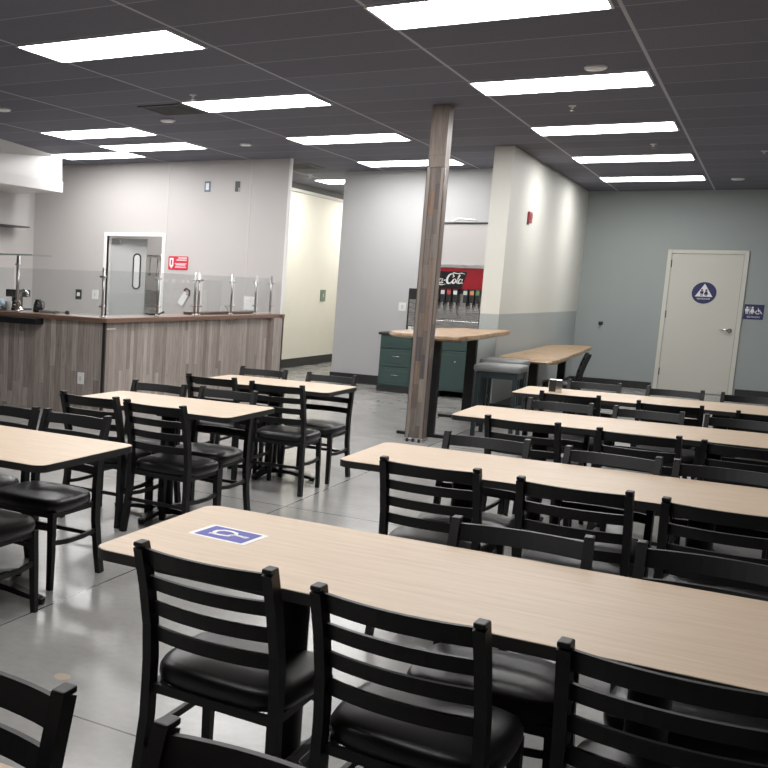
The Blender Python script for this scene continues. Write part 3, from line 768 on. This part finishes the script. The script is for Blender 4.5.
bx('body', (-.085, -.03, 0), (.085, .45, .66), M['black_plastic'], cd, .006); bx('cup_slot', (-.06, -.034, .12), (.06, -.028, .50), M['steel'], cd)
b = B(); lathe(b, [(.03, 0), (.042, .10), (.044, .105), (.040, .10)], (0, -.07, .0), 14); obj('paper_cup', b, M['white'], cd)
# ice maker on top
f = thing('ice_maker', 'brushed steel ice machine standing on top of the soda fountain', 'ice machine', (-3.77, sy, 1.895))
bx('cabinet_body', (-.36, .02, 0), (.42, .68, .575), M['steel_soft'], f, .01); bx('top_edge', (-.365, .01, .575), (.425, .69, .60), M['black_plastic'], f, .004)
b = B(); tube(b, [(-.2, .2, .605), (-.1, .12, .64), (.05, .15, .63), (.16, .1, .61)], .014, 8); tag(obj('white_hose', b, M['white'], None, (-3.77, sy, 1.91)), 'white hose lying on top of the ice machine', 'hose')

# small wall fittings
def plate(name, x, y, z, w, h, m, label, cat, extra=None):
    r = thing(name, label, cat, (x, y, z)); bx('cover_plate', (-w/2, -.008, -h/2), (w/2, -.0005, h/2), m, r, .002)
    if extra: extra(r)
    return r
def toggle(m): return lambda r: bx('toggle', (-.014, -.014, -.028), (.014, -.007, .028), m, r, .002)
plate('wall_switch', -4.76, 15.78, 1.25, .115, .13, M['white'], 'white switch plate on the grey wall above the drawer cabinet', 'switch', toggle(M['lightgrey']))
plate('wall_switch', -9.58, YK, 1.22, .12, .16, M['black_plastic'], 'black framed switch on the kitchen wall left of the swing door', 'switch', lambda r: bx('button', (-.028, -.014, -.03), (.028, -.007, .03), M['white'], r, .002))
plate('wall_outlet', -9.25, YK, 1.23, .12, .15, M['white'], 'white outlet plate on the kitchen wall beside the black switch', 'outlet', toggle(M['lightgrey']))
plate('outlet_box', -7.29, YK, 2.935, .10, .16, mat('blue box', (.10, .17, .25), .4), 'blue outlet box high on the kitchen wall, left of two', 'outlet', lambda r: bx('socket', (-.025, -.014, -.05), (.025, -.007, .05), M['white'], r, .002))
plate('open_outlet_box', -6.79, YK, 2.93, .08, .15, M['black_plastic'], 'black open outlet box high on the kitchen wall, right of two', 'outlet', lambda r: bx('bracket', (.022, -.014, -.07), (.034, -.007, -.02), M['lightgrey'], r))
plate('wall_card', -6.49, YK, 1.22, .17, .20, M['white'], 'white card on the kitchen wall behind the bar glass', 'card', lambda r: bx('printed_line', (-.05, -.0095, .03), (.05, -.0075, .04), M['lightgrey'], r))
# hall fittings on the left hall wall
def hall_plate(name, x, y, z, w, h, m, label):
    r = thing(name, label, 'cover', (x, y, z)); bx('cover_plate', (-.003, -w/2, -h/2), (.012, w/2, h/2), m, r, .002); bx('latch', (.012, -.02, -.03), (.018, .02, .03), M['lightgrey'], r)
hall_plate('junction_cover', -7.32, 19.05, 1.33, .26, .22, mat('green plate', (.16, .24, .17), .4), 'green plate on the cream hallway wall')
hall_plate('hall_switch', -7.58, 21.4, 1.47, .4, .3, M['black_plastic'], 'black plate on the far hallway wall at the grey wall corner')
# red sign on kitchen wall
s = thing('red_notice_sign', 'red notice sign with white hand symbol and lines, right of the swing door', 'sign', (-7.73, YK, 1.78))
b = B(); flat(b, [(x, z) for x, z in rrect(-.175, -.105, .175, .105, .02, 4)], -.006, -.001); obj('sign_plate', b, M['red'], s)
b = B(); flat(b, [(-.15, .075), (-.085, .075), (-.085, -.04), (-.118, -.085), (-.15, -.04)], -.009, -.0055); obj('hand_symbol', b, M['white'], s)
b = B(); flat(b, [(-.13, .05), (-.105, .05), (-.105, -.03), (-.13, -.03)], -.011, -.0085); obj('symbol_detail', b, M['red'], s)
b = B()
for z, x0, x1, h in ((.070, 0, .15, .018), (.038, -.03, .15, .018), (-.012, -.06, .15, .010), (-.035, -.04, .13, .018), (-.070, -.05, .14, .018)):
    flat(b, [(x0, z), (x1, z), (x1, z+h), (x0, z+h)], -.009, -.0055)
obj('text_line', b, mat('faded white print', (.8, .55, .56), .5), s)
# tag hanging on the wall
s = thing('hanging_tag', 'white paper tag on a dark strap hanging on the kitchen wall', 'tag', (-7.60, YK, 1.25), 0)
b = B(); flat(b, [(-.10, -.07), (-.02, -.13), (.09, .05), (.01, .10)], -.02, -.012); obj('paper', b, M['white'], s)
b = B(); tube(b, [(.05, -.012, .06), (.10, -.02, .04), (.10, -.02, .12), (.04, -.015, .15), (.0, -.012, .11)], .012, 8); obj('strap', b, mat('maroon strap', (.10, .03, .03), .5), s)
# fire strobe on the wing wall
s = thing('fire_alarm_strobe', 'red fire alarm strobe on the cream wing wall', 'alarm', (-2.83, 14.66, 2.535), 0)
bx('body', (0, -.10, -.07), (.030, .10, .075), mat('dark alarm red', (.30, .02, .03), .4), s, .008); bx('lens', (.029, -.05, -.02), (.042, .05, .04), mat('strobe lens', (.55, .2, .2), .2), s, .004); bx('mounting_plate', (-.0, -.10, -.095), (.008, .02, -.07), M['black_plastic'], s)

# ------------------------------------------------------------------ bar
BX, BY, BZ = -6.03, 9.30, 1.035
bar = thing('bar_counter', 'bar counter clad in grey-brown planks with brown top', 'counter', (BX, BY, 0))
L = lambda x, y, z: (x-BX, y-BY, z)
b = B(); box(b, L(-10.5, BY, 0), L(BX, BY+.16, BZ)); obj('front_panel', b, M['bar_planks'], bar)
b = B(); box(b, L(BX-.16, BY+.16, 0), L(BX, YK-.005, BZ)); obj('side_panel', b, M['bar_planks'], bar)
b = B(); box(b, L(BX-.022, BY-.010, 0), L(BX+.010, BY+.022, BZ)); obj('corner_trim', b, M['rim'], bar)
b = B(); box(b, L(-6.13, YK-.005, 0), L(-5.962, YK+.075, BZ)); box(b, L(BX-.02, YK-.25, 0), L(-5.962, YK-.004, BZ)); obj('end_panel', b, M['bar_planks'], bar)
b = B(); box(b, L(-5.964, YK+.05, 0), L(-5.954, YK+.078, BZ)); obj('end_trim', b, M['rim'], bar)
b = B(); box(b, L(BX-.002, 9.34, .955), L(BX+.003, 9.52, .972)); obj('maker_plate', b, M['lightgrey'], bar)
b = B(); box(b, L(-10.5, BY-.055, BZ), L(BX+.055, BY+.36, BZ+.05), .006); box(b, L(BX-.36, BY+.355, BZ), L(BX+.055, YK-.012, BZ+.05), .006); box(b, L(-6.12, YK-.015, BZ), L(-5.945, YK+.085, BZ+.05), .004); obj('bar_top', b, M['copper'], bar)
b = B(); box(b, L(-10.5, BY-.16, BZ-.07), L(-6.86, BY-.002, BZ-.002), .004); obj('tray_rail', b, M['black_metal'], bar)
s = plate('bar_outlet', -6.32, BY, .40, .085, .13, M['white'], 'white outlet plate on the left front of the bar', 'outlet', toggle(M['lightgrey']))
# back work counter inside the kitchen
b = B()
wc = thing('work_counter', 'steel work counter behind the bar', 'counter', (-7.2, 11.6, 0)); bx('carcass', (-.45, -1.6, 0), (.35, 1.6, .86), M['steel_soft'], wc); bx('worktop', (-.48, -1.63, .86), (.38, 1.63, .90), M['steel'], wc, .005)

# sneeze guards
def guard_post(parent, x, y, z0, z1, r=.02, cl=(1, 0)):
    b = B(); tube(b, [(x, y, z0), (x, y, z1)], r, 12); lathe(b, [(.035, z0), (.035, z0+.012), (r, z0+.02)], (x, y, 0), 14); po = obj('post', b, M['post_steel'], parent)
    for z in (z0+.12, z1-.10):
        b = B(); tube(b, [(x-.045*cl[0], y-.045*cl[1], z), (x+.045*cl[0], y+.045*cl[1], z)], .012, 10); obj('clamp', b, M['post_steel'], po)
ZT = BZ+.05
g = thing('sneeze_guard', 'clear glass sneeze guard on steel posts along the right run of the bar', 'glass guard', (0, 0, 0))
gx = -6.11
for y in (9.36, 10.55, 11.50, 11.60, 12.55, 13.32, 13.84): guard_post(g, gx, y, ZT, 1.63, .015)
for y0, y1 in ((9.40, 10.52), (10.58, 11.46), (11.64, 12.52), (12.58, 13.29), (13.35, 13.83)):
    bx('glass_panel', (gx+.022, y0, ZT+.03), (gx+.032, y1, 1.60), M['glass'], g)
g = thing('sneeze_guard', 'clear glass sneeze guard with overhead glass shelf on the left run of the bar', 'glass guard', (0, 0, 0))
guard_post(g, -7.34, 9.42, ZT, 1.73, .021, (0, 1)); guard_post(g, -9.2, 9.42, ZT, 1.73, .021, (0, 1))
bx('glass_panel', (-7.30, 9.39, ZT+.03), (-6.16, 9.40, 1.59), M['glass'], g); bx('glass_panel', (-9.15, 9.39, ZT+.03), (-7.38, 9.40, 1.59), M['glass'], g)
bx('glass_shelf', (-9.4, 9.34, 1.735), (-7.08, 9.72, 1.75), M['glass'], g); bx('shelf_edge', (-9.4, 9.335, 1.733), (-7.08, 9.34, 1.752), M['glass_edge'], g)

# things on the bar and counter
b = B(); box(b, (-.09, -.07, 0), (.09, .07, .28), .008)
cb = thing('coffee_brewer', 'black coffee brewer standing on the bar behind the left steel post', 'brewer', (-7.58, 9.80, ZT))
bx('column', (-.16, .02, 0), (-.06, .12, .24), M['black_plastic'], cb, .008); bx('head', (-.16, -.10, .16), (.05, .12, .25), M['black_plastic'], cb, .01); bx('base', (-.16, -.12, 0), (.08, .12, .03), M['black_plastic'], cb, .006)
fa = thing('tap', 'chrome gooseneck tap on the bar beside the black brewer', 'tap', (-7.43, 9.58, ZT))
b = B(); lathe(b, [(.05, 0), (.05, .02), (.025, .05)], n=14); tube(b, [(0, 0, .03), (0, 0, .16), (.01, 0, .22), (.06, 0, .25), (.11, 0, .22), (.12, 0, .17)], .017, 10); obj('spout', b, M['chrome'], fa)
b = B(); tube(b, [(0, -.03, .06), (-.01, -.09, .075)], [.012, .008], 8); obj('lever', b, M['chrome'], fa)
cf = thing('carafe', 'black kettle with a handle on the bar right of the tap', 'kettle', (-7.17, 9.60, ZT))
b = B(); lathe(b, [(.055, 0), (.06, .02), (.052, .09), (.035, .13), (.037, .15)], n=18); obj('body', b, M['carafe'], cf, smooth=False)
b = B(); tube(b, [(.04, 0, .135), (.085, 0, .12), (.09, 0, .06), (.058, 0, .03)], .008, 8); obj('handle', b, M['black_plastic'], cf)
cu = thing('paper_cup', 'white paper cup on the bar in front of the brewer', 'cup', (-7.51, 9.475, ZT)); b = B(); lathe(b, [(.030, 0), (.041, .11), (.043, .115), (.038, .11)], n=16); obj('cup_body', b, M['white'], cu)
bg = thing('plastic_bag', 'pale blue and white bag at the left edge of the bar', 'bag', (-7.70, 9.54, ZT))
b = B(); bmesh.ops.create_icosphere(b, subdivisions=3, radius=1.)
for v in b.verts: v.co = V((v.co.x*.17, v.co.y*.11, max(0, .065+v.co.z*.065+.012*math.sin(9*v.co.x+5*v.co.y))))
obj('bag_body', b, M['paper_blue'], bg, smooth=True)
b = B(); box(b, (-.10, -.125, .02), (.11, -.10, .06), .01); obj('bag_label', b, M['white'], bg)
tr = thing('serving_tray', 'shallow steel tray on the bar right of the kettle', 'tray', (-6.93, 9.56, ZT)); b = B(); box(b, (-.12, -.09, 0), (.12, .09, .012), .004); obj('tray_base', b, M['steel'], tr)
b = B(); ring_prism(b, rrect(-.13, -.10, .13, .10, .02, 3), rrect(-.12, -.09, .12, .09, .015, 3), .0, .03); obj('rim', b, M['steel'], tr)
kb = thing('black_knob', 'small black knob on the bar near the kitchen corner', 'knob', (-6.72, 9.56, ZT)); b = B(); lathe(b, [(.025, 0), (.03, .015), (.022, .035), (.008, .045)], n=14); obj('knob_body', b, M['black_plastic'], kb)
sc = thing('ticket_scissors', 'small dark tool on the bar top beside the first glass panel', 'tool', (-6.2, 10.72, ZT), .5)
b = B(); sweep(b, [(-.10, 0, .012), (.02, .01, .02), (.08, .03, .05)], (0, 0, 1), .02, .012); obj('blade', b, M['black_plastic'], sc); b = B(); tube(b, [(-.10, 0, .014), (-.14, .02, .02), (-.13, .05, .02), (-.09, .03, .014)], .008, 8); obj('grip', b, M['black_plastic'], sc)
rt = thing('serving_board', 'long dark board lying on the bar behind the right glass panels', 'board', (-6.26, 12.65, ZT)); bx('board_body', (-.09, -1.0, 0), (.07, .9, .035), mat('dark board', (.10, .06, .045), .4), rt, .006)
b = B(); tube(b, [(0, -.12, .035), (0, -.10, .085), (0, 0, .11), (0, .10, .085), (0, .12, .035)], .009, 8); obj('handle', b, M['lightgrey'], rt)

# ------------------------------------------------------------------ kitchen door, back room, hood
d = bpy.data.objects.new('door_2', None); COL.objects.link(d); d.location = (0, YK, 0); struct(d)
b = B(); fw = .055
box(b, (DX0-fw, -.012, 0), (DX0, .14, DZ+fw), .003); box(b, (DX1, -.012, 0), (DX1+fw, .14, DZ+fw), .003); box(b, (DX0, -.012, DZ), (DX1, .14, DZ+fw), .003)
obj('door_frame', b, M['white_frame'], d)
lf = bpy.data.objects.new('swing_leaf', None); COL.objects.link(lf); lf.parent = d; lf.location = (DX0+.02, .10, 0); lf.rotation_euler = (0, 0, R_(12))
b = B(); box(b, (0, 0, .02), (.605, .035, DZ-.03), .004); obj('leaf_panel', b, M['grey_leaf'], lf)
b = B()
def capsule(w, h, n=8):
    out = [(w/2*math.cos(math.radians(a)), h/2-w/2+w/2*math.sin(math.radians(a))) for a in [180*k/n for k in range(n+1)]]
    return out+[(-x, -z) for x, z in out]
O_, I_ = capsule(.14, .58), capsule(.095, .53)
b = B()
for y0, y1 in ((-.012, .0),):
    n = len(O_); cxx, czz = .455, 1.63
    o0 = [b.verts.new((x+cxx, y0, z+czz)) for x, z in O_]; i0 = [b.verts.new((x+cxx, y0, z+czz)) for x, z in I_]
    o1 = [b.verts.new((x+cxx, y1, z+czz)) for x, z in O_]; i1 = [b.verts.new((x+cxx, y1, z+czz)) for x, z in I_]
    for k in range(n):
        q = (k+1) % n
        b.faces.new((o0[k], o0[q], i0[q], i0[k])); b.faces.new((o0[k], o1[k], o1[q], o0[q])); b.faces.new((i0[k], i0[q], i1[q], i1[k]))
obj('window_gasket', b, M['black_plastic'], lf)
b = B(); flat(b, [(x+.455, z+1.63) for x, z in I_], -.004, -.001); obj('window_pane', b, mat('pale window', (.62, .62, .62), .15), lf)
b = B(); box(b, (.02, -.05, DZ-.11), (.16, .0, DZ-.05), .006); obj('hinge_closer', b, M['steel'], lf)
# back room shelf and sink
r = thing('wire_shelf', 'steel wall shelf with hanging utensils seen through the kitchen door', 'shelf', (-9.35, 15.7, 0))
bx('shelf_board', (-.5, 0, 1.90), (.75, .35, 1.94), M['steel'], r)
b = B()
for x in (-.1, .05, .2, .35, .5): tube(b, [(x, .05, 1.90), (x, .03, 1.67), (x+.01, .03, 1.58)], [.008, .008, .025], 8)
obj('hook', b, M['steel'], r)
b = B()
for x in (-.45, .7): box(b, (x-.02, .02, 0), (x+.02, .06, 1.90))
obj('leg', b, M['steel'], r)
r = thing('wash_sink', 'steel sink stand in the back room behind the swing door', 'sink', (-8.90, 15.0, 0))
bx('basin', (-.5, -.3, .70), (.5, .3, 1.02), M['steel'], r, .02); bx('lower_shelf', (-.5, -.3, .25), (.5, .3, .29), M['white_metal'], r)
b = B()
for x in (-.46, .46):
    for y in (-.26, .26): tube(b, [(x, y, 0), (x, y, .72)], .02, 8)
obj('leg', b, M['steel'], r)
b = B(); tube(b, [(.2, .25, 1.0), (.2, .25, 1.55), (.22, .15, 1.85), (.26, .0, 1.95), (.28, -.1, 1.8)], .014, 8); obj('spray_hose', b, M['steel'], r)
bx('splash_panel', (-.5, .28, 1.02), (.5, .30, 1.32), M['steel'], r)

# hood
h = thing('range_hood', 'large white range hood hanging at upper left over the kitchen', 'hood', (-9.3, 11.0, 2.78))
b = B()
def quadprism(pts):   # 8 points
    vs = [b.verts.new(V(p)-V((-9.3, 11., 2.78))) for p in pts]
    for f in ((0, 1, 2, 3), (7, 6, 5, 4), (0, 4, 5, 1), (1, 5, 6, 2), (2, 6, 7, 3), (3, 7, 4, 0)): b.faces.new([vs[i] for i in f])
quadprism([(-10.54, 8.2, 2.95), (-9.3, 8.2, 2.95), (-9.3, 12.97, 2.95), (-10.54, 12.97, 2.95), (-10.54, 8.2, CEIL-.002), (-8.35, 8.2, CEIL-.002), (-9.32, 12.97, CEIL-.002), (-10.54, 12.97, CEIL-.002)])
obj('canopy', b, M['white_metal'], h)
b = B(); box(b, (-1.24, -2.8, 0), (.015, 1.975, .168), .004); obj('lower_lip', b, M['white_metal'], h)
b = B(); box(b, (-1.2, -2.7, -.004), (-.05, 1.9, .002)); obj('filter_panel', b, M['steel_soft'], h)
wb = thing('wall_backsplash', 'pale steel panel on the left kitchen wall under the hood', 'panel', (-10.3, 12.0, 2.2)); bx('panel_sheet', (-.24, -3.2, .08), (.1, 1.33, .575), M['white_metal'], wb); bx('bottom_rail', (-.24, -3.2, .06), (.12, 1.34, .08), M['rim'], wb)
b = B(); box(b, (.10, -.45, .085), (.125, -.1, .12), .004); obj('red_tag', b, M['red'], wb)

# ------------------------------------------------------------------ world, camera, view
w = bpy.data.worlds.new('World'); SC.world = w; w.use_nodes = True
w.node_tree.nodes['Background'].inputs[0].default_value = (.8, .85, .9, 1); w.node_tree.nodes['Background'].inputs[1].default_value = .05
cam = bpy.data.cameras.new('camera'); co = bpy.data.objects.new('camera', cam); COL.objects.link(co)
f_px, pit, rol, yaw, pcx, pcy = 1013.734, math.radians(7.92245404), math.radians(2.31210483), math.radians(33.19173664), 97.047, 416.656
cam.sensor_fit = 'HORIZONTAL'; cam.sensor_width = 36.; cam.lens = f_px/768*36
cam.shift_x = (384-pcx)/768; cam.shift_y = (pcy-384)/768; cam.clip_start = .05; cam.clip_end = 100
fwd = V((-math.sin(yaw)*math.cos(pit), math.cos(yaw)*math.cos(pit), -math.sin(pit)))
rt = V((math.cos(yaw), math.sin(yaw), 0)); up = rt.cross(fwd)
c_, s_ = math.cos(rol), math.sin(rol)
r2 = rt*c_+up*s_; u2 = up*c_-rt*s_; bk = -fwd
co.matrix_world = Matrix(((r2.x, u2.x, bk.x, 0), (r2.y, u2.y, bk.y, 0), (r2.z, u2.z, bk.z, 1.54), (0, 0, 0, 1)))
SC.camera = co
SC.view_settings.view_transform = 'Standard'
SC.view_settings.look = 'None'
SC.view_settings.exposure = .82
SC.view_settings.gamma = 1.1
